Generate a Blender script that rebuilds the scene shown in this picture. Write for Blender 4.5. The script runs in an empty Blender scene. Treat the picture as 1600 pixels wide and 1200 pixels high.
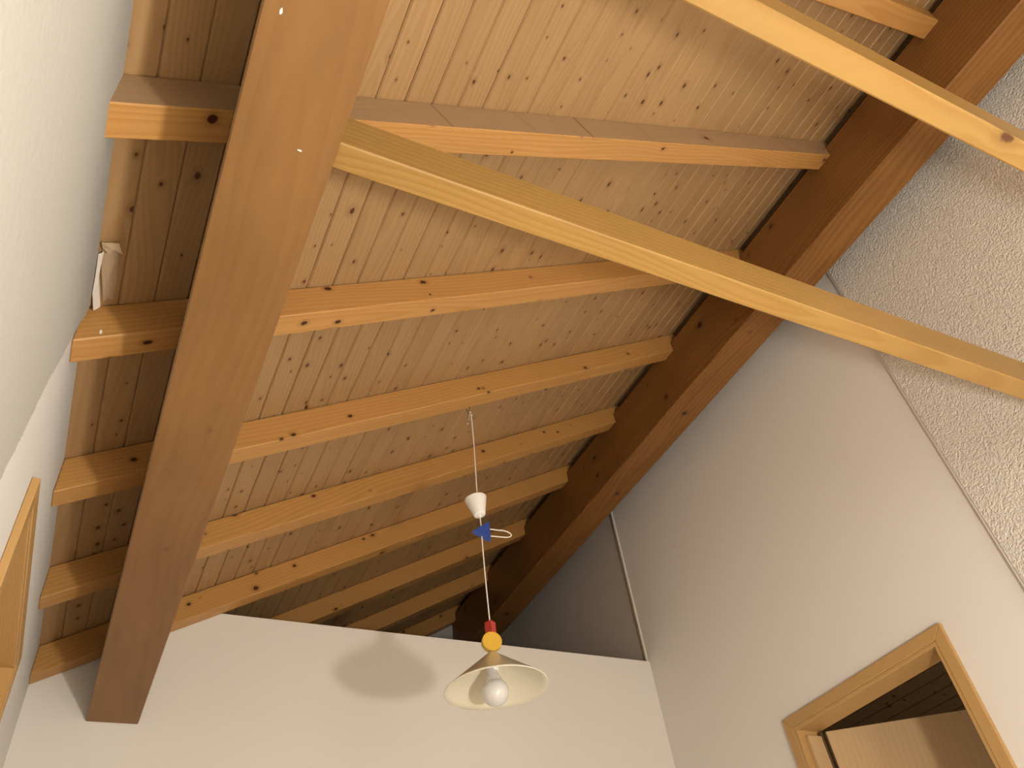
import bpy, bmesh, math, random
from mathutils import Vector, Matrix

random.seed(7)
SC = bpy.context.scene
COL = SC.collection
S = 2.1            # metres per plan unit
EYE = 0.80         # height of plan level zero above the floor
TAN = 0.577        # roof pitch


def P(x, y, z):
    return Vector((x * S, y * S, EYE + z * S))


# ------------------------------------------------------------------ camera, world, light, exposure
cd = bpy.data.cameras.new('camera')
cam = bpy.data.objects.new('camera', cd)
COL.objects.link(cam)
R = [[0.8964716779361767, -0.4285170359775305, -0.11274608878062144],
     [0.22617171391417176, 0.6613293034461766, -0.7151852265172434],
     [0.381031345801657, 0.6156433239144453, 0.6897814227972158]]
cm = Matrix(((R[0][0], -R[1][0], -R[2][0]), (R[0][1], -R[1][1], -R[2][1]), (R[0][2], -R[1][2], -R[2][2]))).to_4x4()
cm.translation = P(0, 0, 0)
cam.matrix_world = cm
cd.sensor_width = 36.0
cd.lens = 1241.23 / 1600 * 36.0
cd.clip_start = 0.02
SC.camera = cam

w = bpy.data.worlds.new('world')
SC.world = w
w.use_nodes = True
w.node_tree.nodes['Background'].inputs[0].default_value = (0.02, 0.022, 0.03, 1)
w.node_tree.nodes['Background'].inputs[1].default_value = 1.0

ld = bpy.data.lights.new('lamp_light', 'POINT')       # the one lamp that lights the room
ld.energy = 132.0
ld.color = (1.0, 0.95, 0.86)
ld.shadow_soft_size = 0.075
lamp = bpy.data.objects.new('lamp_light', ld)
COL.objects.link(lamp)
lamp.location = P(0.515, -0.09, -0.06)
ld2 = bpy.data.lights.new('fill_light', 'POINT')  # added soft fill behind the camera, stands in for ambient light
ld2.energy = 74.0
ld2.color = (1.0, 0.95, 0.86)
ld2.shadow_soft_size = 0.70
fill = bpy.data.objects.new('fill_light', ld2)
COL.objects.link(fill)
fill.location = P(0.60, -0.90, -0.02)
ld3 = bpy.data.lights.new('landing_fill_light', 'POINT')  # added weak fill that lifts the dark room beyond the open door
ld3.energy = 25.0
ld3.color = (1.0, 0.93, 0.86)
ld3.shadow_soft_size = 0.15
landing_fill = bpy.data.objects.new('landing_fill_light', ld3)
COL.objects.link(landing_fill)
landing_fill.location = P(2.3, 0.2, 0.1)

SC.view_settings.view_transform = 'Standard'
SC.view_settings.look = 'None'
SC.view_settings.gamma = 1.0
SC.view_settings.use_curve_mapping = False
SC.view_settings.exposure = 0.08


# ------------------------------------------------------------------ materials
class NT:
    def __init__(self, name):
        self.m = bpy.data.materials.new(name)
        self.m.use_nodes = True
        self.t = self.m.node_tree
        self.b = self.t.nodes['Principled BSDF']

    def n(self, typ, **kw):
        nd = self.t.nodes.new(typ)
        for k, v in kw.items():
            setattr(nd, k, v)
        return nd

    def l(self, a, b):
        self.t.links.new(a, b)

    def inp(self, sock, v):
        if isinstance(v, bpy.types.NodeSocket):
            self.l(v, sock)
        else:
            sock.default_value = v

    def math(self, op, a, b=0.0, c=0.0, clamp=False):
        nd = self.n('ShaderNodeMath', operation=op, use_clamp=clamp)
        for i, v in enumerate((a, b, c)):
            self.inp(nd.inputs[i], v)
        return nd.outputs[0]

    def vmath(self, op, a, b=(0, 0, 0)):
        nd = self.n('ShaderNodeVectorMath', operation=op)
        self.inp(nd.inputs[0], a)
        self.inp(nd.inputs[1], b)
        return nd.outputs['Value'] if op in ('LENGTH', 'DISTANCE', 'DOT_PRODUCT') else nd.outputs[0]

    def noise(self, vec, scale, detail=2.0, rough=0.5):
        nd = self.n('ShaderNodeTexNoise')
        self.l(vec, nd.inputs['Vector'])
        nd.inputs['Scale'].default_value = scale
        nd.inputs['Detail'].default_value = detail
        nd.inputs['Roughness'].default_value = rough
        return nd.outputs['Fac']

    def step(self, v, a, b):
        nd = self.n('ShaderNodeMapRange', interpolation_type='SMOOTHSTEP')
        self.inp(nd.inputs[0], v)
        self.inp(nd.inputs[1], a)
        self.inp(nd.inputs[2], b)
        return nd.outputs[0]

    def mix(self, f, a, b, blend='MIX'):
        nd = self.n('ShaderNodeMix', data_type='RGBA', blend_type=blend)
        self.inp(nd.inputs[0], f)
        for s, v in ((nd.inputs[6], a), (nd.inputs[7], b)):
            self.inp(s, v if isinstance(v, bpy.types.NodeSocket) else (v[0], v[1], v[2], 1))
        return nd.outputs[2]

    def bump(self, h, strength, dist):
        nd = self.n('ShaderNodeBump')
        nd.inputs['Strength'].default_value = strength
        nd.inputs['Distance'].default_value = dist
        self.l(h, nd.inputs['Height'])
        self.l(nd.outputs[0], self.b.inputs['Normal'])


def wood(name, light, dark, knot, freq=120, grain=0.55, kscale=(16, 9), kmin=0.55, ksize=0.16, rough=0.42, var=0.12, blotch=0.15, spec=0.35, spots=(), spikes=()):
    m = NT(name)
    tc = m.n('ShaderNodeTexCoord').outputs['Object']
    rnd = m.n('ShaderNodeObjectInfo').outputs['Random']
    off = m.n('ShaderNodeCombineXYZ')
    for i, k in enumerate((17.3, 61.7, 9.1)):
        m.l(m.math('MULTIPLY', rnd, k), off.inputs[i])
    p = m.vmath('ADD', tc, off.outputs[0])
    # knots
    v = m.n('ShaderNodeTexVoronoi', feature='F1', voronoi_dimensions='2D')
    sp = m.n('ShaderNodeSeparateXYZ')
    m.l(p, sp.inputs[0])
    uv = m.n('ShaderNodeCombineXYZ')
    m.l(m.math('MULTIPLY', m.math('ADD', sp.outputs[0], sp.outputs[2]), kscale[0]), uv.inputs[0])
    m.l(m.math('MULTIPLY', sp.outputs[1], kscale[1]), uv.inputs[1])
    m.l(uv.outputs[0], v.inputs['Vector'])
    v.inputs['Scale'].default_value = 1.0
    v.inputs['Randomness'].default_value = 1.0
    dist = v.outputs['Distance']
    sep = m.n('ShaderNodeSeparateColor')
    m.l(v.outputs['Color'], sep.inputs[0])
    r = m.math('MULTIPLY', m.math('GREATER_THAN', sep.outputs[0], kmin), m.math('ADD', 0.30, m.math('MULTIPLY', m.math('POWER', sep.outputs[1], 1.6), 0.70)))
    size = m.math('MULTIPLY', r, ksize)
    wob = m.math('MULTIPLY', m.math('SUBTRACT', m.noise(p, 120, 2), 0.5), 0.05)
    dd = m.math('ADD', dist, wob)
    kmask = m.math('SUBTRACT', 1.0, m.step(dd, m.math('MULTIPLY', size, 0.55), m.math('ADD', size, 0.004)))
    kmask = m.math('MULTIPLY', kmask, m.step(size, 0.02, 0.05))
    halo = m.math('MULTIPLY', m.math('SUBTRACT', 1.0, m.step(dist, size, m.math('ADD', m.math('MULTIPLY', size, 2.6), 0.01))), 0.35)
    for (cx, cy, cz, sr, el) in spots:          # single large knots, in the beam's own frame
        q = m.vmath('MULTIPLY', m.vmath('SUBTRACT', tc, (cx, cy, cz)), (1 / sr, 1 / (sr * el), 1 / sr))
        ql = m.math('ADD', m.vmath('LENGTH', q), m.math('MULTIPLY', wob, 8.0))
        kmask = m.math('MAXIMUM', kmask, m.math('SUBTRACT', 1.0, m.step(ql, 0.7, 1.05)))
        halo = m.math('MAXIMUM', halo, m.math('MULTIPLY', m.math('SUBTRACT', 1.0, m.step(ql, 0.9, 2.4)), 0.4))
    for (y0, z0, y1, z1, wd, st) in spikes:     # long knots cut lengthwise across one side
        nl = math.hypot(y1 - y0, z1 - z0)
        q = m.math('ABSOLUTE', m.math('SUBTRACT', m.vmath('DOT_PRODUCT', tc, (0, -(z1 - z0) / nl, (y1 - y0) / nl)), (-(z1 - z0) * y0 + (y1 - y0) * z0) / nl))
        q = m.math('ADD', q, m.math('MULTIPLY', wob, 0.05))
        fall = m.math('MULTIPLY', m.math('SUBTRACT', 1.0, m.step(q, wd * 0.3, wd)), st)
        halo = m.math('MAXIMUM', halo, fall)
    # growth rings
    n1 = m.noise(m.vmath('MULTIPLY', p, (1.2, 0.55, 1.2)), 1.0, 2)
    n2 = m.noise(m.vmath('MULTIPLY', p, (14, 0.9, 14)), 1.0, 2)
    sx = m.n('ShaderNodeSeparateXYZ')
    m.l(tc, sx.inputs[0])
    xx = m.math('ADD', sx.outputs[0], m.math('MULTIPLY', m.math('SUBTRACT', n1, 0.5), 0.34))
    zz = m.math('ADD', m.math('ADD', sx.outputs[2], 0.03), m.math('MULTIPLY', m.math('SUBTRACT', m.noise(m.vmath('ADD', m.vmath('MULTIPLY', p, (0.9, 0.4, 0.9)), (5, 9, 3)), 1.0, 1), 0.5), 0.22))
    d = m.math('SQRT', m.math('ADD', m.math('MULTIPLY', xx, xx), m.math('MULTIPLY', zz, zz)))
    d = m.math('ADD', d, m.math('MULTIPLY', n2, 0.012))
    kbend = m.math('MULTIPLY', m.math('SUBTRACT', 1.0, m.step(dist, 0.0, m.math('ADD', m.math('MULTIPLY', size, 4.0), 0.01))), m.math('MULTIPLY', size, 0.12))
    d = m.math('ADD', d, kbend)
    ring = m.math('FRACT', m.math('MULTIPLY', d, freq))
    ring = m.math('MULTIPLY', m.step(ring, 0.15, 0.85), m.math('SUBTRACT', 1.0, m.step(ring, 0.86, 1.0)))
    fib = m.noise(m.vmath('MULTIPLY', p, (260, 7, 260)), 1.0, 2)
    g = m.math('MULTIPLY', m.math('ADD', m.math('MULTIPLY', ring, 0.75), m.math('MULTIPLY', fib, 0.35)), grain, clamp=True)
    c = m.mix(g, light, dark)
    bl = m.noise(m.vmath('MULTIPLY', p, (9, 2.2, 9)), 1.0, 3)
    f = m.math('ADD', 1.0 - blotch / 2, m.math('MULTIPLY', bl, blotch))
    f = m.math('MULTIPLY', f, m.math('ADD', 1.0 - var / 2, m.math('MULTIPLY', rnd, var)))
    comb = m.n('ShaderNodeCombineColor')
    for i in range(3):
        m.l(f, comb.inputs[i])
    c = m.mix(1.0, c, comb.outputs[0], 'MULTIPLY')
    c = m.mix(halo, c, [0.5 * (a + b) for a, b in zip(dark, knot)])
    c = m.mix(kmask, c, knot)
    m.l(c, m.b.inputs['Base Color'])
    m.b.inputs['Roughness'].default_value = rough
    m.b.inputs['Specular IOR Level'].default_value = spec
    m.bump(m.math('ADD', ring, fib), 0.12, 0.0015)
    return m.m


def plaster(name, col, bscale=260, bstr=0.06, bdist=0.002, detail=2, rough=0.85, tint=0.04, mode='noise'):
    m = NT(name)
    tc = m.n('ShaderNodeTexCoord').outputs['Object']
    n = m.noise(tc, 2.3, 4)
    c = m.mix(m.math('MULTIPLY', n, tint * 4), col, [a * (1 - tint * 2) for a in col])
    m.l(c, m.b.inputs['Base Color'])
    m.b.inputs['Roughness'].default_value = rough
    m.b.inputs['Specular IOR Level'].default_value = 0.2
    h = m.noise(tc, bscale, detail)
    if mode == 'stucco':
        warp = m.n('ShaderNodeTexNoise')
        m.l(tc, warp.inputs['Vector'])
        warp.inputs['Scale'].default_value = 30
        wv = m.vmath('ADD', tc, m.vmath('MULTIPLY', warp.outputs['Color'], (0.03, 0.03, 0.03)))
        vo = m.n('ShaderNodeTexVoronoi', feature='SMOOTH_F1')
        m.l(wv, vo.inputs['Vector'])
        vo.inputs['Scale'].default_value = bscale
        h = m.math('ADD', m.math('MULTIPLY', m.math('SUBTRACT', 1.0, vo.outputs['Distance']), 0.8), m.math('MULTIPLY', m.noise(tc, bscale * 1.7, 3), 0.8))
    m.bump(h, bstr, bdist)
    return m.m


def flat(name, col, rough=0.5, spec=0.4, trans=0.0, coat=0.0):
    m = NT(name)
    tc = m.n('ShaderNodeTexCoord').outputs['Object']
    n = m.noise(tc, 40, 3)
    m.l(m.mix(m.math('MULTIPLY', n, 0.12), col, [c * 0.85 for c in col]), m.b.inputs['Base Color'])
    m.b.inputs['Roughness'].default_value = rough
    m.b.inputs['Specular IOR Level'].default_value = spec
    m.b.inputs['Transmission Weight'].default_value = trans
    m.b.inputs['Coat Weight'].default_value = coat
    return m.m


M = {}
M['plank'] = wood('plank_wood', (0.380, 0.238, 0.112), (0.300, 0.165, 0.066), (0.085, 0.032, 0.012), freq=75, grain=0.5, kscale=(13, 9), kmin=0.50, ksize=0.125, var=0.12, rough=0.45)
RAF_L, RAF_D, RAF_K = (0.490, 0.266, 0.086), (0.385, 0.172, 0.042), (0.06, 0.018, 0.007)
RAF_KW = dict(freq=70, grain=0.55, kscale=(7, 5), kmin=0.55, ksize=0.085, var=0.08, rough=0.42)
M['rafter'] = wood('rafter_wood', RAF_L, RAF_D, RAF_K, **RAF_KW)
M['tie'] = wood('tie_wood', (0.325, 0.192, 0.055), (0.245, 0.122, 0.028), (0.09, 0.034, 0.011), freq=60, grain=0.5, kscale=(6, 3.4), kmin=0.62, ksize=0.09, var=0.06, blotch=0.3, rough=0.40)
M['purlin'] = wood('purlin_wood', (0.225, 0.113, 0.037), (0.180, 0.082, 0.025), (0.05, 0.018, 0.007), freq=40, grain=0.3, kscale=(5, 3.6), kmin=0.72, ksize=0.045, var=0.03, blotch=0.7, rough=0.5)
M['ridge'] = wood('ridge_wood', (0.235, 0.106, 0.026), (0.140, 0.050, 0.011), (0.03, 0.009, 0.004), freq=45, grain=0.5, kscale=(5, 4), kmin=0.55, ksize=0.10, var=0.05, blotch=0.5, rough=0.45)
M['frame'] = wood('door_frame_wood', (0.50, 0.305, 0.12), (0.45, 0.265, 0.095), (0.4, 0.2, 0.07), freq=150, grain=0.35, kmin=0.999, ksize=0.01, var=0.03, rough=0.4)
M['leaf'] = wood('door_leaf_wood', (0.544, 0.368, 0.195), (0.464, 0.296, 0.143), (0.4, 0.2, 0.07), freq=40, grain=0.35, kmin=0.999, ksize=0.01, var=0.03, rough=0.4)
M['floor'] = wood('floor_wood', (0.72, 0.63, 0.52), (0.64, 0.54, 0.43), (0.2, 0.1, 0.04), freq=60, grain=0.4, kmin=0.9, ksize=0.05, rough=0.4)
M['white'] = plaster('smooth_white_paint', (0.78, 0.745, 0.70))
M['paper'] = plaster('textured_wallpaper', (0.49, 0.478, 0.445), bscale=55, bstr=0.16, bdist=0.006, mode='stucco')
M['grey_white'] = plaster('smooth_bare_filler', (0.76, 0.75, 0.735))
M['stucco'] = plaster('rough_plaster', (0.75, 0.70, 0.635), bscale=105, bstr=0.75, bdist=0.011, mode='stucco')
M['darkwall'] = plaster('darker_plaster', (0.60, 0.55, 0.485), bscale=120, bstr=0.1)  # one even tone, darker than the smooth panel
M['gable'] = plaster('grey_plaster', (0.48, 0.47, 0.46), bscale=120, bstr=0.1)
M['bead'] = flat('white_bead', (0.80, 0.77, 0.71))
M['dark'] = flat('dark_seal', (0.10, 0.055, 0.02), 0.6)
M['deck'] = flat('roof_deck', (0.16, 0.08, 0.03), 0.8, 0.1)
M['cord'] = flat('white_cord', (0.82, 0.79, 0.72), 0.5)
M['cup'] = flat('white_plastic', (0.80, 0.78, 0.74), 0.35)
M['blue'] = flat('blue_lacquer', (0.030, 0.065, 0.30), 0.4)
M['red'] = flat('red_lacquer', (0.42, 0.045, 0.035), 0.4)
M['yellow'] = flat('yellow_lacquer', (0.66, 0.40, 0.05), 0.4)
M['shade'] = flat('cream_enamel', (0.70, 0.655, 0.52), 0.28, 0.5, coat=0.4)
M['bulb'] = flat('opal_glass', (0.62, 0.60, 0.585), 0.08, 0.5, coat=0.6)
M['metal'] = flat('hook_metal', (0.30, 0.22, 0.16), 0.35)
M['metal'].node_tree.nodes['Principled BSDF'].inputs['Metallic'].default_value = 0.8
M['brown_wire'] = flat('brown_wire', (0.10, 0.045, 0.03), 0.4)
M['clear'] = flat('clear_terminal', (0.75, 0.70, 0.66), 0.2, 0.5, trans=0.5)
M['tape'] = plaster('paper_tape', (0.42, 0.31, 0.20), bscale=90, bstr=0.2)
M['paperedge'] = plaster('torn_paper', (0.70, 0.65, 0.58), bscale=90, bstr=0.2)
M['speck'] = flat('white_paint_speck', (0.85, 0.80, 0.72))


# ------------------------------------------------------------------ mesh helpers
def tag(o, label=None, cat=None, group=None, kind=None):
    if label: o['label'] = label
    if cat: o['category'] = cat
    if group: o['group'] = group
    if kind: o['kind'] = kind
    return o


def WM(o):
    return (WM(o.parent) @ o.matrix_parent_inverse @ o.matrix_basis) if o.parent else o.matrix_basis.copy()


def link(name, bm, mat, parent=None, mw=None, smooth=False):
    me = bpy.data.meshes.new(name)
    bmesh.ops.recalc_face_normals(bm, faces=bm.faces)
    bm.to_mesh(me)
    bm.free()
    me.materials.append(mat)
    if smooth:
        for p in me.polygons:
            p.use_smooth = True
    o = bpy.data.objects.new(name, me)
    COL.objects.link(o)
    if mw is not None:
        o.matrix_world = mw
    if parent is not None:
        o.parent = parent
        o.matrix_parent_inverse = WM(parent).inverted()
    return o


def empty(name, loc):
    o = bpy.data.objects.new(name, None)
    COL.objects.link(o)
    o.location = loc
    o.empty_display_size = 0.1
    return o


def prism_bm(poly, axis, a, b, frame=None, origin=None):
    """Extrude a polygon of plan points. axis 'X': poly in (y,z); 'Y': (x,z); 'Z': (x,y)."""
    bm = bmesh.new()

    def pt(u, v, t):
        q = P(t, u, v) if axis == 'X' else P(u, t, v) if axis == 'Y' else P(u, v, t)
        return q
    va = [bm.verts.new(pt(u, v, a)) for u, v in poly]
    vb = [bm.verts.new(pt(u, v, b)) for u, v in poly]
    n = len(poly)
    bm.faces.new(va)
    bm.faces.new(list(reversed(vb)))
    for i in range(n):
        j = (i + 1) % n
        bm.faces.new((va[j], va[i], vb[i], vb[j]))
    bmesh.ops.recalc_face_normals(bm, faces=bm.faces)
    return bm


def box_bm(x0, x1, y0, y1, z0, z1):
    return prism_bm([(x0, z0), (x1, z0), (x1, z1), (x0, z1)], 'Y', y0, y1)


def merge(*bms):
    out = bmesh.new()
    for b in bms:
        me = bpy.data.meshes.new('tmp')
        b.to_mesh(me)
        b.free()
        out.from_mesh(me)
        bpy.data.meshes.remove(me)
    return out


def bev(bm, off, seg=1):
    es = [e for e in bm.edges if len(e.link_faces) == 2 and e.calc_face_angle(0) > 0.3]
    bmesh.ops.bevel(bm, geom=es, offset=off, segments=seg, affect='EDGES', profile=0.5, clamp_overlap=True)
    return bm


def framed(name, bm, mat, origin, axes, parent=None, smooth=False):
    """Link a world-space bmesh as an object whose local frame has the given origin and axes (columns)."""
    mw = Matrix((axes[0], axes[1], axes[2])).transposed().to_4x4()
    mw.translation = origin
    bm.transform(mw.inverted())
    return link(name, bm, mat, parent, mw, smooth)


WX, WY, WZ = Vector((1, 0, 0)), Vector((0, 1, 0)), Vector((0, 0, 1))
TH = math.atan(TAN)
SLX, SLZ = Vector((math.cos(TH), 0, math.sin(TH))), Vector((-math.sin(TH), 0, math.cos(TH)))


def tube_bm(pts, r, seg=8):
    bm = bmesh.new()
    rings = []
    up = Vector((0.3, 1, 0.2)).normalized()
    for i, p in enumerate(pts):
        t = (pts[min(i + 1, len(pts) - 1)] - pts[max(i - 1, 0)]).normalized()
        s = t.cross(up)
        if s.length < 1e-4:
            s = t.cross(Vector((1, 0, 0)))
        s.normalize()
        u = s.cross(t).normalized()
        rings.append([bm.verts.new(p + r * (math.cos(2 * math.pi * k / seg) * s + math.sin(2 * math.pi * k / seg) * u)) for k in range(seg)])
    for a, b in zip(rings, rings[1:]):
        for k in range(seg):
            bm.faces.new((a[k], a[(k + 1) % seg], b[(k + 1) % seg], b[k]))
    bm.faces.new(list(reversed(rings[0])))
    bm.faces.new(rings[-1])
    return bm


def smooth_path(pts, n=8):
    out = []
    for i in range(len(pts) - 1):
        p0, p1, p2, p3 = pts[max(i - 1, 0)], pts[i], pts[i + 1], pts[min(i + 2, len(pts) - 1)]
        for k in range(n):
            t = k / n
            out.append(0.5 * ((2 * p1) + (p2 - p0) * t + (2 * p0 - 5 * p1 + 4 * p2 - p3) * t * t + (3 * p1 - p0 - 3 * p2 + p3) * t ** 3))
    out.append(pts[-1])
    return out


def lathe_bm(prof, seg=48, close=True):
    """prof: list of (r, z) in metres about local z."""
    bm = bmesh.new()
    rings = []
    for r, z in prof:
        if r < 1e-6:
            rings.append([bm.verts.new((0, 0, z))])
        else:
            rings.append([bm.verts.new((r * math.cos(2 * math.pi * k / seg), r * math.sin(2 * math.pi * k / seg), z)) for k in range(seg)])
    for a, b in zip(rings, rings[1:]):
        for k in range(seg):
            j = (k + 1) % seg
            if len(a) == 1 and len(b) == 1:
                continue
            if len(a) == 1:
                bm.faces.new((a[0], b[j], b[k]))
            elif len(b) == 1:
                bm.faces.new((a[k], a[j], b[0]))
            else:
                bm.faces.new((a[k], a[j], b[j], b[k]))
    return bm


# ------------------------------------------------------------------ the setting: shell
FL = -EYE / S
XL, XLN = -0.119, -0.113          # wall by the closed door: bare panel, papered part
XR, XRN = 1.352, 1.337            # wall by the open door: smooth panel, rough plaster part
YB, YB2 = 1.697, 1.745            # partition
YF, YG = -1.30, 2.612             # front wall, gable
XO = 2.60                         # outer wall of the next room
APX = 1.2455
ZR = 0.862                        # plank face height at x = 0


def roof(x):
    return ZR + TAN * x


def roof2(x):
    return roof(APX) - TAN * (x - APX)


tag(link('floor', box_bm(-0.165, XO, YF, YG, FL - 0.05, FL), M['floor']), kind='structure')

# wall with the near doorway on the low side of the roof
DY0, DY1, DZ = 0.873, 1.262, 0.571
far = merge(box_bm(-0.165, XL, 0.665, DY0, FL, roof(XL) - 0.0005),
            box_bm(-0.165, XL, DY1, YG, FL, roof(XL) - 0.0005),
            box_bm(-0.165, XL, DY0, DY1, DZ, roof(XL) - 0.0005))
edge = [(0.565, FL), (0.60, 0.2), (0.648, 0.447), (0.660, 0.50), (0.667, 0.52), (0.677, 0.582), (0.690, 0.62), (0.703, 0.655), (0.712, 0.69), (0.728, 0.732), (0.742, 0.765), (0.750, roof(XLN) - 0.003)]
fine = []
for (a, b), (c, d) in zip(edge, edge[1:]):
    n = 6
    for k in range(n):
        t = k / n
        fine.append((a + (c - a) * t + random.uniform(-0.0022, 0.0022), b + (d - b) * t))
fine.append(edge[-1])
tag(link('wall_left', prism_bm([(YF, FL)] + fine + [(YF, roof(XLN) - 0.001)], 'X', -0.150, XLN), M['paper']), kind='structure',
    label='cream wall with rough textured wallpaper ending in a torn vertical edge')
tag(link('wall_left_panel', far, M['grey_white'], ), kind='structure', label='smooth greyish white wall around the doorway beside the torn wallpaper')

# wall with the open doorway
rt = roof2(XR + 0.06) - 0.012
tag(link('wall_right', box_bm(XRN, 1.412, YF, 0.665, FL, rt), M['stucco']), kind='structure', label='rough plastered pale wall beyond the tie beams')
tag(link('wall_right_panel', merge(box_bm(XR, 1.412, 0.665, DY0, FL, rt), box_bm(XR, 1.412, DY1, 1.703, FL, rt), box_bm(XR, 1.412, DY0, DY1, DZ, rt)), M['white']),
    kind='structure', label='smooth painted wall around the open doorway')
XRR = XR + 0.008
tag(link('wall_right_recess', box_bm(XRR, 1.44, 1.703, YG, FL, roof2(1.44) - 0.012), M['darkwall']), kind='structure', label='darker plaster wall behind the partition top')
tag(link('trim_1', box_bm(XR - 0.0035, XRR, 1.703, 1.709, 0.9255, 1.475), M['bead']), kind='structure', label='thin white edge strip standing on the partition corner')
tag(link('trim_2', box_bm(XRN + 0.004, XR - 0.0003, 0.6652, 0.6715, FL, rt), M['bead']), kind='structure')

# partition with the level top
tag(link('wall_back', prism_bm([(XL + 0.0003, FL), (XR - 0.0003, FL), (XR - 0.0003, 0.9235), ((0.9235 - ZR) / TAN + 0.003, 0.9235), (XL + 0.0003, roof(XL) - 0.002)], 'Y', YB, YB2), M['white']),
    kind='structure', label='white partition wall with a level top under the rafters')
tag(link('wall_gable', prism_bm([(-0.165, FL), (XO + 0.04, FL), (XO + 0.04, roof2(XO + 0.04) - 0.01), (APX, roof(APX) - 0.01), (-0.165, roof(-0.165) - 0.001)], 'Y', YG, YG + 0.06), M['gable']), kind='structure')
tag(link('wall_front', prism_bm([(-0.165, FL), (XO + 0.04, FL), (XO + 0.04, roof2(XO + 0.04) - 0.01), (APX, roof(APX) - 0.01), (-0.165, roof(-0.165) - 0.001)], 'Y', YF - 0.06, YF), M['white']), kind='structure')
tag(link('wall_outer', box_bm(XO, XO + 0.04, YF, YG, FL, roof2(XO) - 0.025), M['darkwall']), kind='structure')

# ------------------------------------------------------------------ ceilings of tongue and groove planks
PY0, PY1 = YF - 0.06, YG + 0.06


def deck(name, x0, x1, zf):
    d = 0.0085
    bm = prism_bm([(x0, zf(x0) + d), (x1, zf(x1) + d), (x1, zf(x1) + d + 0.03), (x0, zf(x0) + d + 0.03)], 'Y', PY0, PY1)
    return tag(link(name, bm, M['deck']), kind='structure')


def plank_bm(half):
    """Cross-section of a matched board: bevelled edges and a recessed tongue; local y along the board, z up away from the room."""
    g, bv, dp, t = 0.0013, 0.0038, 0.0046, 0.013
    prof = [(-half + g + bv, 0), (half - g - bv, 0), (half - g, dp), (half - g, 0.007), (half + 0.0045, 0.007), (half + 0.0045, 0.0095), (half - g, 0.0095), (half - g, t),
            (-half + g, t), (-half + g, dp)]
    bm = bmesh.new()
    y0, y1 = PY0 * S, PY1 * S
    a = [bm.verts.new((x, y0, z)) for x, z in prof]
    b = [bm.verts.new((x, y1, z)) for x, z in prof]
    for i in range(len(prof)):
        j = (i + 1) % len(prof)
        bm.faces.new((a[i], a[j], b[j], b[i]))
    bm.faces.new(a)
    bm.faces.new(list(reversed(b)))
    return bm


STEP = 0.038
ceiling = deck('ceiling', -0.165, APX - 0.004, roof)
pm = None
N0, N1 = -8, 29
for k in range(N0, N1):
    xc = 0.1435 + (k + 0.5) * STEP
    org = P(xc, 0, roof(xc)) + SLZ * random.uniform(-0.0006, 0.0006)
    mw = Matrix((SLX, WY, SLZ)).transposed().to_4x4()
    mw.translation = org
    if pm is None:
        o = link('plank', plank_bm(STEP * S / math.cos(TH) / 2), M['plank'], ceiling, mw)
        pm = o.data
    else:
        o = bpy.data.objects.new('plank', pm)
        COL.objects.link(o)
        o.matrix_world = mw
        o.parent = ceiling
ceil2 = deck('ceiling_landing', APX + 0.004, XO + 0.04, roof2)
SLX2, SLZ2 = Vector((math.cos(TH), 0, -math.sin(TH))), Vector((math.sin(TH), 0, math.cos(TH)))
for k in range(0, 37):
    xc = APX + 0.002 + (k + 0.5) * STEP
    if xc > XO + 0.02: break
    mw = Matrix((SLX2, WY, SLZ2)).transposed().to_4x4()
    mw.translation = P(xc, 0, roof2(xc))
    o = bpy.data.objects.new('plank', pm)
    COL.objects.link(o)
    o.matrix_world = mw
    o.parent = ceil2

# ------------------------------------------------------------------ beams
PU0, PU1, PUB, PUT = -0.0065, 0.0860, 0.672, 0.836
RX0, RX1, RBZ, RTZ = 1.175, 1.264, 1.335, 1.512
bm = bev(box_bm(PU0, PU1, YF + 0.002, YB - 0.0008, PUB, PUT), 0.004)
purlin = tag(framed('purlin', bm, M['purlin'], P((PU0 + PU1) / 2, 0, PUB), (WX, WY, WZ)), 'massive brown stained purlin running along the low side, its end on the white partition', 'beam')
bm = bev(box_bm(RX0, RX1, YF + 0.002, YG - 0.001, RBZ, RTZ), 0.006)
ridge = tag(framed('ridge_beam', bm, M['ridge'], P((RX0 + RX1) / 2, 0, RBZ), (WX, WY, WZ)), 'dark reddish brown ridge beam carrying the upper rafter ends', 'beam')

RB = 0.801
RW = 0.0395


def rafter_bm(y0):
    def rb(x):
        return RB + TAN * x
    top = 0.0012
    xs = XL + 0.0005
    xa = 1.2
    poly = [(xs, rb(xs)), (PU0 - 0.0006, rb(PU0 - 0.0006)), (PU0 - 0.0006, PUT + 0.0006), ((PUT + 0.0006 - RB) / TAN, PUT + 0.0006),
            (RX0 - 0.0006, rb(RX0 - 0.0006)), (RX0 - 0.0006, RTZ + 0.0006), (xa, RTZ + 0.0006), (xa, roof(xa) - top), (xs, roof(xs) - top)]
    return bev(prism_bm(poly, 'Y', y0, y0 + RW), 0.003)


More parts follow.
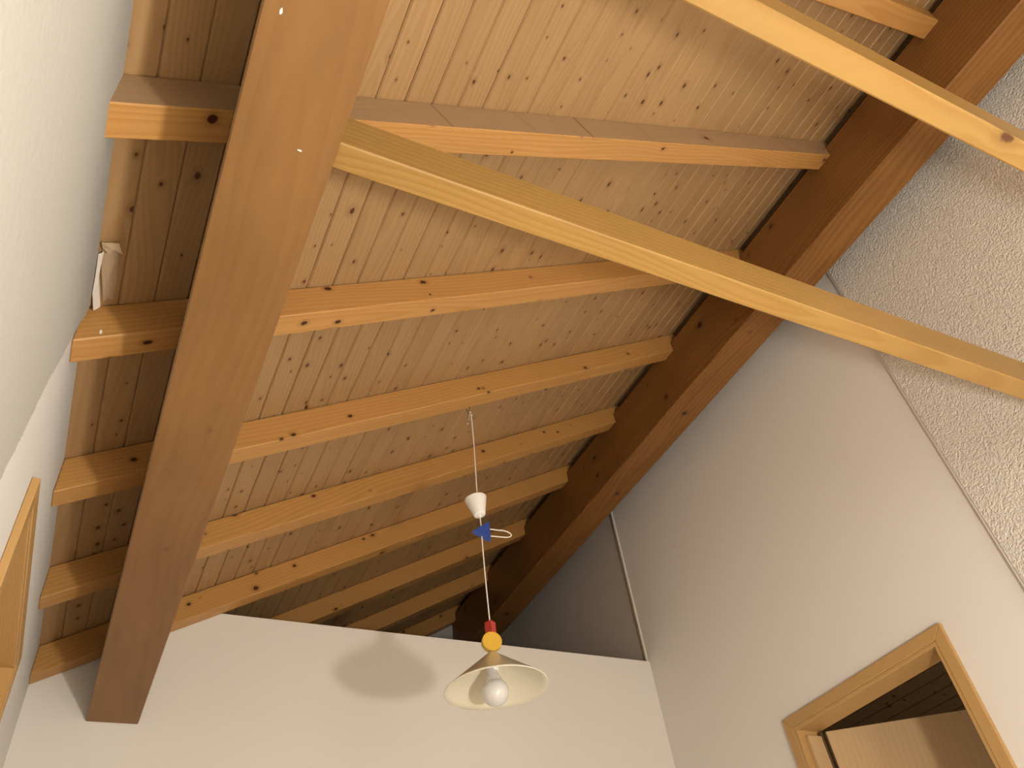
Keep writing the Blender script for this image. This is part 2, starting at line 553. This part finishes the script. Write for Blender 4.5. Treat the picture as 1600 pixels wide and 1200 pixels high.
raf_y = [-0.79, -0.482, -0.178, 0.128, 0.440, 0.756, 1.0615, 1.364, 1.655, 1.962, 2.268, 2.571]
raf_l = [None, None, None,
         'pine rafter directly above the tie beam that crosses the ridge in the upper corner',
         'pine rafter with a pale greyish side just above the lower tie beam',
         'pine rafter passing behind the lower tie beam, pale paper scraps hang by its wall end',
         'pine rafter the pendant lamp hangs from',
         'pine rafter next beyond the one carrying the pendant lamp',
         'pine rafter lying along the front of the white partition top',
         'first shaded rafter showing over the partition top, behind it',
         'second dim rafter behind the partition top',
         'darkest rafter, against the grey gable at the end of the attic']
KNOTS = {
    4: [(-0.0262, 0.4506, 0.7859, 0.013, 1.0), (0.3522, 0.4726, 1.0042, 0.004, 1.4), (0.4886, 0.44, 1.0742, 0.009, 1.3), (1.0353, 0.44, 1.3915, 0.008, 1.3)],
    5: [(0.1735, 0.756, 0.9536, 0.0085, 1.6), (0.3286, 0.756, 1.0369, 0.0085, 1.6), (0.3398, 0.756, 1.0103, 0.004, 1.2), (0.1477, 0.7754, 0.8862, 0.0095, 1.3),
        (0.1983, 0.7817, 0.9154, 0.0085, 1.4), (0.3545, 0.7826, 1.0056, 0.0065, 1.4), (-0.0417, 0.7755, 0.777, 0.0085, 1.7)],
    6: [(0.3018, 1.0615, 0.995, 0.0075, 1.5), (0.3214, 1.0615, 0.9786, 0.007, 1.7), (0.1847, 1.0615, 0.9091, 0.007, 1.2), (0.5742, 1.0615, 1.15, 0.0065, 1.4),
        (0.5974, 1.0615, 1.146, 0.0065, 1.4), (-0.0292, 1.0615, 0.8124, 0.0085, 1.3), (0.337, 1.1032, 0.9954, 0.006, 3.0), (0.5882, 1.1021, 1.1404, 0.006, 2.6)],
    7: [(0.316, 1.364, 1.0317, 0.008, 1.4), (0.1633, 1.364, 0.9559, 0.012, 1.2), (0.7298, 1.364, 1.2573, 0.009, 1.3), (0.9205, 1.364, 1.3719, 0.007, 1.3)],
    8: [(0.2692, 1.655, 0.9717, 0.012, 1.2), (0.3624, 1.655, 1.0017, 0.013, 1.4), (0.3504, 1.655, 1.0425, 0.008, 1.3), (0.1343, 1.655, 0.9139, 0.008, 1.2), (0.5169, 1.655, 1.1467, 0.007, 1.3)],
}


def rafter_wood(name, spots):
    return wood(name, RAF_L, RAF_D, RAF_K, spots=spots, **dict(RAF_KW, kmin=0.70))


rafters = []
for i, y in enumerate(raf_y):
    if raf_l[i] is None: continue
    bm = rafter_bm(y)
    org = P(0.5, y + RW / 2, RB + TAN * 0.5)

    def loc(a, org=org):
        d = P(*a) - org
        return (-d.y, d.dot(SLX), d.dot(SLZ))
    sp = [loc(a[:3]) + (a[3], a[4]) for a in KNOTS.get(i, ())]
    o = framed('rafter', bm, rafter_wood('rafter_wood_%d' % i, sp) if sp else M['rafter'], org, (-WY, SLX, SLZ))
    if i == 4:                                  # one side set paler and greyer
        sk = []
        for (xa, za, xb, zb_, wd, stg) in ((0.2451, 0.9443, 0.2137, 0.9863, 0.005, 0.8), (0.4886, 1.0742, 0.4559, 1.1241, 0.008, 0.9), (0.3748, 1.0273, 0.3389, 1.063, 0.008, 0.3),
                                          (0.62, 1.158, 0.585, 1.205, 0.010, 0.25), (1.0353, 1.3915, 1.0091, 1.4204, 0.007, 0.6)):
            a, b = loc((xa, y, za)), loc((xb, y, zb_))
            sk.append((a[1], a[2], b[1], b[2], wd, stg))
        o.data.materials.append(wood('rafter_pale_wood', (0.36, 0.235, 0.13), (0.315, 0.19, 0.095), (0.085, 0.026, 0.008), freq=60, grain=0.3, kscale=(6, 3.5), kmin=0.8, ksize=0.10, var=0.05, spots=sp[2:], spikes=sk))
        for f in o.data.polygons:
            if f.normal.x > 0.9:
                f.material_index = 1
    tag(o, raf_l[i], 'rafter', 'pine roof rafters')
    rafters.append(o)

for (y0, y1, lab) in ((0.376, 0.4045, 'lower golden pine tie beam spanning from the purlin across below the ridge beam'),
                      (0.1137, 0.1400, 'upper golden pine tie beam, cut off at the top edge, crossing under the ridge')):
    bm = bev(box_bm(PU1 + 0.0006, XRN - 0.0006, y0, y1, 0.690, 0.745), 0.0035)
    o = framed('tie_beam', bm, M['tie'], P(0.7, (y0 + y1) / 2, 0.69), (-WY, WX, WZ))
    tag(o, lab, 'beam', 'tie beams')

# white paint specks on the wood
for par, pts, nrm in ((rafters[2], [(-0.093, 0.7555, 0.757, 0.0017, 0.0015), ], None), (purlin, [(0.009, 0.273, PUB, 0.0016, 0.0035), (0.054, 0.387, PUB, 0.0028, 0.001)], 'z')):
    for (x, y, z, a, b) in pts:
        bm = bmesh.new()
        n = 9
        if nrm == 'z':
            vs = [P(x + a * math.cos(2 * math.pi * k / n) * random.uniform(0.6, 1.2), y + b * math.sin(2 * math.pi * k / n) * random.uniform(0.6, 1.2), z - 0.0003) for k in range(n)]
        else:
            vs = [P(x + a * math.cos(2 * math.pi * k / n) * random.uniform(0.6, 1.2), y, z + 2.2 * a * math.sin(2 * math.pi * k / n) * random.uniform(0.5, 1.2)) for k in range(n)]
        f = bm.faces.new([bm.verts.new(v) for v in vs])
        r = bmesh.ops.extrude_face_region(bm, geom=[f])
        bmesh.ops.translate(bm, vec=Vector((0, 0, 0.0007)) if nrm == 'z' else Vector((0, 0.0016, 0)), verts=[v for v in r['geom'] if isinstance(v, bmesh.types.BMVert)])
        tag(link('paint_speck', bm, M['speck'], par), 'small white paint splash')


# ------------------------------------------------------------------ torn paper scraps by the papered wall
def sheet(name, pts, lifts, mat, parent, thick=0.0012):
    bm = bmesh.new()
    vs = []
    for (x, y), h in zip(pts, lifts):
        vs.append(bm.verts.new(P(x, y, roof(x) - 0.0010 - h)))
    c = sum((v.co for v in vs), Vector()) / len(vs)
    cv = bm.verts.new(c - Vector((0, 0, 0.003)))
    for i in range(len(vs)):
        bm.faces.new((vs[i], vs[(i + 1) % len(vs)], cv))
    bmesh.ops.recalc_face_normals(bm, faces=bm.faces)
    bmesh.ops.subdivide_edges(bm, edges=bm.edges, cuts=1, use_grid_fill=True)
    for v in bm.verts:
        v.co += Vector((random.uniform(-1, 1), random.uniform(-1, 1), random.uniform(-1, 1))) * 0.0012
    r = bmesh.ops.extrude_face_region(bm, geom=list(bm.faces))
    bmesh.ops.translate(bm, vec=Vector((0, 0, -thick)), verts=[v for v in r['geom'] if isinstance(v, bmesh.types.BMVert)])
    return link(name, bm, mat, parent)


scrap = empty('paper_scrap', P(-0.10, 0.70, 0.80))
tag(scrap, 'torn strip of paper peeling onto the ceiling planks by the papered wall', 'paper')
sheet('tape_strip', [(-0.1088, 0.6611), (-0.0934, 0.6642), (-0.0911, 0.7063), (-0.0919, 0.7459), (-0.096, 0.7435), (-0.1018, 0.7467), (-0.1093, 0.6834)],
      [0.001] * 7, M['tape'], scrap)
sheet('torn_flap', [(-0.1125, 0.6684), (-0.1071, 0.6662), (-0.1104, 0.6833), (-0.1059, 0.7218), (-0.1018, 0.7487), (-0.1081, 0.7521), (-0.1120, 0.7252)],
      [0.004, 0.003, 0.005, 0.006, 0.010, 0.012, 0.010], M['paperedge'], scrap)
sheet('curled_end', [(-0.1115, 0.652), (-0.0934, 0.6521), (-0.0875, 0.6657), (-0.0951, 0.6596), (-0.1022, 0.6656), (-0.1096, 0.659)],
      [0.002, 0.006, 0.012, 0.009, 0.008, 0.003], M['tape'], scrap)


# ------------------------------------------------------------------ doorways
def doorway(name, xw, sx, label, hinge_open):
    """xw: wall face; sx: +1 when the room lies toward smaller x (casing projects toward -sx)."""
    d = tag(empty(name, P(xw, 1.066, FL)), kind='structure', label=label)
    xf = xw - sx * 0.009
    Y0, Y1, ZT, W = 0.844, 1.290, 0.5985, 0.0230

    def X(a, b):
        return (min(a, b), max(a, b))
    xa, xb = X(xf, xw - sx * 0.0003)
    polys = [[(Y0, FL), (Y0 + W, FL), (Y0 + W, ZT - W), (Y0, ZT)], [(Y1, FL), (Y1 - W, FL), (Y1 - W, ZT - W), (Y1, ZT)],
             [(Y0, ZT), (Y1, ZT), (Y1 - W, ZT - W), (Y0 + W, ZT - W)]]
    for i, pl in enumerate(polys):
        bm = bev(prism_bm(pl, 'X', xa, xb), 0.0025, 2)
        if i < 2:
            framed('casing', bm, M['frame'], P(xf, pl[0][0], 0), (WX, WZ, -WY), d)
        else:
            framed('casing', bm, M['frame'], P(xf, 1.0, ZT), (WZ, WY, -WX), d)
    # lining boards, their front edge set back behind the casing face
    st = 0.0080
    la, lb = X(xf + sx * 0.0015, xw + sx * 0.060)
    yi0, yi1, zi = Y0 + W + st, Y1 - W - st, ZT - W - st
    framed('lining', bev(box_bm(la, lb, Y0 + W + 0.0002, yi0, FL, zi), 0.0015), M['frame'], P(xw, yi0, 0), (WX, WZ, -WY), d)
    framed('lining', bev(box_bm(la, lb, yi1, Y1 - W - 0.0002, FL, zi), 0.0015), M['frame'], P(xw, yi1, 0), (WX, WZ, -WY), d)
    framed('lining', bev(box_bm(la, lb, Y0 + W + 0.0002, Y1 - W - 0.0002, zi, ZT - W - 0.0002), 0.0015), M['frame'], P(xw, 1.0, zi), (WZ, WY, -WX), d)
    # stop with seal on the hinge jamb
    sa, sb = X(xw + sx * 0.008, xw + sx * 0.046)
    framed('stop', bev(box_bm(sa, sb, yi1 - 0.010, yi1 - 0.0002, FL, zi - 0.014), 0.001), M['leaf'], P(xw, yi1, 0), (WX, WZ, -WY), d)
    sa, sb = X(xw + sx * 0.0465, xw + sx * 0.0515)
    link('seal', box_bm(sa, sb, yi1 - 0.0105, yi1 - 0.0002, FL, zi - 0.004), M['dark'], d)
    # door leaf
    hz = zi - 0.004
    if hinge_open:
        h = (xw + sx * 0.061, yi1 - 0.012)
        dx, dy = 0.850 * sx, -0.526
    else:
        h = (xw + sx * 0.040, yi1 - 0.008)
        dx, dy = 0.0, -1.0
    L = 0.366 if hinge_open else yi1 - yi0 - 0.010
    nx, ny = (-dy * sx, dx * sx)
    t = 0.019
    if hinge_open:
        nx, ny = (0.526, 0.850)
    else:
        nx, ny = (sx, 0)
    poly = [h, (h[0] + dx * L, h[1] + dy * L), (h[0] + dx * L + nx * t, h[1] + dy * L + ny * t), (h[0] + nx * t, h[1] + ny * t)]
    bm = bev(prism_bm(poly, 'Z', FL + 0.004, hz), 0.002)
    lx = Vector((dx, dy, 0)).normalized()
    framed('door_leaf', bm, M['leaf'], P(h[0], h[1], 0), (lx, WZ, lx.cross(WZ)), d)
    return d


doorway('door_1', XR, 1, 'open doorway with tan wood frame and a pale door leaf ajar', True)
doorway('door_2', XL, -1, 'tan wood door frame on the greyish white wall beside the wallpaper', False)

# ------------------------------------------------------------------ pendant lamp
PY = 1.101
pend = tag(empty('pendant_lamp', P(0.565, PY, 0.52)), 'pendant lamp with cream cone shade, yellow disc, red block and blue triangle', 'lamp')


def pl(name, bm, mat, mw=None, smooth=False, parent=pend):
    return link(name, bm, mat, parent, mw, smooth)


def V(x, z, dy=0.0):
    return P(x, PY + dy, z)


cr = 0.0024
pl('cord', tube_bm(smooth_path([V(0.5690, 1.1095), V(0.5702, 1.1080), V(0.5706, 1.1040), V(0.5697, 1.03), V(0.5680, 0.98), V(0.5655, 0.90), V(0.5655, 0.862), V(0.5668, 0.845), V(0.5672, 0.826)]), cr), M['cord'], smooth=True)
pl('cord', tube_bm(smooth_path([V(0.5665, 0.808), V(0.5660, 0.795), V(0.5650, 0.713), V(0.5650, 0.632)]), cr), M['cord'], smooth=True)


def tilt(center, ang_y, ang_z=0.0):
    m = Matrix.Rotation(ang_z, 4, 'Z') @ Matrix.Rotation(ang_y, 4, 'Y')
    m.translation = center
    return m


# tapered ceiling cup, slid down the cord, wide mouth up
h = 0.080
prof = [(0.0001, 0.0), (0.019, 0.0), (0.0225, 0.0025), (0.0240, 0.007), (0.0445, h - 0.003), (0.0450, h), (0.0425, h), (0.0215, 0.009), (0.0001, 0.008)]
cupc = V(0.5668, 0.8535)
cup = pl('ceiling_cup', lathe_bm(prof), M['cup'], tilt(cupc, math.radians(-9)), True)
pl('cup_nipple', bev(lathe_bm([(0.0, -0.006), (0.0055, -0.006), (0.0075, 0.0), (0.0075, 0.004)], 16), 0.0005), M['cup'], tilt(cupc, math.radians(-9)), True, cup)


# blue triangular cord adjuster
def plate_bm(pts2, t):
    bm = bmesh.new()
    f = [bm.verts.new(V(x, z, -t / 2)) for x, z in pts2]
    b = [bm.verts.new(V(x, z, t / 2)) for x, z in pts2]
    bm.faces.new(f)
    bm.faces.new(list(reversed(b)))
    for i in range(len(pts2)):
        j = (i + 1) % len(pts2)
        bm.faces.new((f[j], f[i], b[i], b[j]))
    return bev(bm, 0.0012)


adj = pl('cord_adjuster', plate_bm([(0.5490, 0.8150), (0.5825, 0.8415), (0.5825, 0.8005)], 0.009), M['blue'])
pl('cord_loop', tube_bm(smooth_path([V(0.580, 0.8262), V(0.590, 0.8275), V(0.6013, 0.8280), V(0.612, 0.8290), V(0.622, 0.8275), V(0.6283, 0.8230), V(0.625, 0.8180), V(0.6175, 0.8152), V(0.603, 0.8136), V(0.592, 0.8128), V(0.578, 0.8112)]), cr), M['cord'], smooth=True, parent=adj)

# red block
bm = bmesh.new()
bmesh.ops.create_cube(bm, size=1.0)
bmesh.ops.scale(bm, vec=(0.0285, 0.0285, 0.042), verts=bm.verts)
bev(bm, 0.001)
pl('red_block', bm, M['red'], tilt(V(0.5650, 0.6275), 0.0, math.radians(30)))

# yellow disc
bm = lathe_bm([(0.0, -0.012), (0.0330, -0.012), (0.0346, -0.0105), (0.0346, 0.0105), (0.0330, 0.012), (0.0, 0.012)], 56)
md = Matrix.Rotation(math.radians(-14), 4, 'Z') @ Matrix.Rotation(math.radians(90), 4, 'X')
md.translation = V(0.5645, 0.6020)
o = pl('yellow_disc', bm, M['yellow'], md)

# cone shade
RR, HH, r0 = 0.174, 0.122, 0.014
tk = 0.0025
seg = 72
prof = [(r0, HH), (RR * 0.25, HH * (1 - 0.25) + 0.010), (RR * 0.5, HH * 0.5 + 0.004), (RR * 0.8, HH * 0.2 + 0.001), (RR, 0.0), (RR - 0.0012, -0.0012), (RR - tk, 0.0),
        (RR * 0.8 - tk * 0.5, HH * 0.2 - tk), (RR * 0.5, HH * 0.5 + 0.004 - tk), (RR * 0.25, HH * 0.75 + 0.010 - tk), (r0, HH - tk)]
prof = [(r0 + (RR - r0) * i / 12, HH * (1 - i / 12)) for i in range(13)] + [(RR - 0.0005, -0.0012)] + [(r0 + (RR - tk - r0) * i / 12, HH * (1 - i / 12) - tk) for i in range(12, -1, -1)]
bm = lathe_bm(prof, seg)
for v in bm.verts:                      # the thin rim is slightly out of true
    r = math.hypot(v.co.x, v.co.y)
    a = math.atan2(v.co.y, v.co.x)
    v.co.z -= 0.008 * (r / RR) ** 5 * max(0.0, math.cos(a - 0.1)) ** 5
ms = tilt(V(0.5645, 0.5245), math.radians(-1.5))
shd = pl('lamp_shade', bm, M['shade'], ms, True)
pl('shade_cap', lathe_bm([(0.0, 0.004), (0.012, 0.004), (0.0155, 0.0), (0.0155, -0.010), (0.010, -0.014)], 24), M['shade'], tilt(V(0.5645, 0.5245) + Vector((-0.003, 0, HH - 0.002)), math.radians(-1.5)), True, shd)
pl('bulb_socket', lathe_bm([(0.0, 0.030), (0.019, 0.028), (0.019, -0.024), (0.016, -0.026), (0.0, -0.026)], 28), M['cup'], tilt(V(0.5630, 0.5640), math.radians(-4)), True)
br = 0.0455
prof = [(0.0, 0.100)] + [(0.0165, 0.100), (0.0170, 0.082), (0.0185, 0.070), (0.0235, 0.058), (0.0300, 0.046)]
prof = [(0.0, 0.092), (0.0165, 0.092), (0.0168, 0.078), (0.0178, 0.066), (0.0215, 0.0545), (0.028, 0.044)]
for k in range(0, 17):
    a = math.radians(50) - k * math.radians(140) / 16
    prof.append((max(br * math.cos(a), 0.0 if k == 16 else 0.0005), br * math.sin(a)))
pl('light_bulb', lathe_bm(prof, 48), M['bulb'], tilt(V(0.5622, 0.5180), math.radians(-4)), True)

# hook in the rafter, with loose lead wires
hx = 0.5665
hook = tag(empty('ceiling_hook', V(hx, 1.125)), 'small metal hook screwed into the rafter above the pendant cord', 'hook')
zb = RB + TAN * hx
link('hook_shaft', tube_bm(smooth_path([V(hx, zb + 0.002, -0.003), V(hx, zb - 0.008, -0.003), V(hx - 0.003, zb - 0.014, -0.003), V(hx - 0.001, zb - 0.020, -0.003), V(hx + 0.0035, zb - 0.020, -0.003), V(hx + 0.0055, zb - 0.014, -0.003)], 6), 0.0014), M['metal'], hook, smooth=True)
pl('lead_wire', tube_bm(smooth_path([V(0.5605, 1.1200), V(0.5600, 1.1220), V(0.5618, 1.1210), V(0.5628, 1.1160), V(0.5636, 1.1030), V(0.5620, 1.0925), V(0.5610, 1.0870)], 6), 0.0013), M['brown_wire'], smooth=True)
pl('lead_wire', tube_bm(smooth_path([V(0.5705, 1.1070), V(0.5695, 1.1110), V(0.5670, 1.1090), V(0.5655, 1.1030), V(0.5640, 1.0960), V(0.5612, 1.0900)], 6), 0.0013), M['cord'], smooth=True)
pl('cord_knot', tube_bm(smooth_path([V(0.5690, 1.1170), V(0.5680, 1.1140), V(0.5700, 1.1080), V(0.5722, 1.1085), V(0.5718, 1.1130), V(0.5694, 1.1165)], 6), 0.0019), M['cord'], smooth=True)
pl('terminal', bev(lathe_bm([(0.0, 0.0), (0.0035, 0.0), (0.0038, 0.014), (0.0, 0.014)], 10), 0.0004), M['clear'], tilt(V(0.5603, 1.0790), math.radians(8)), True)
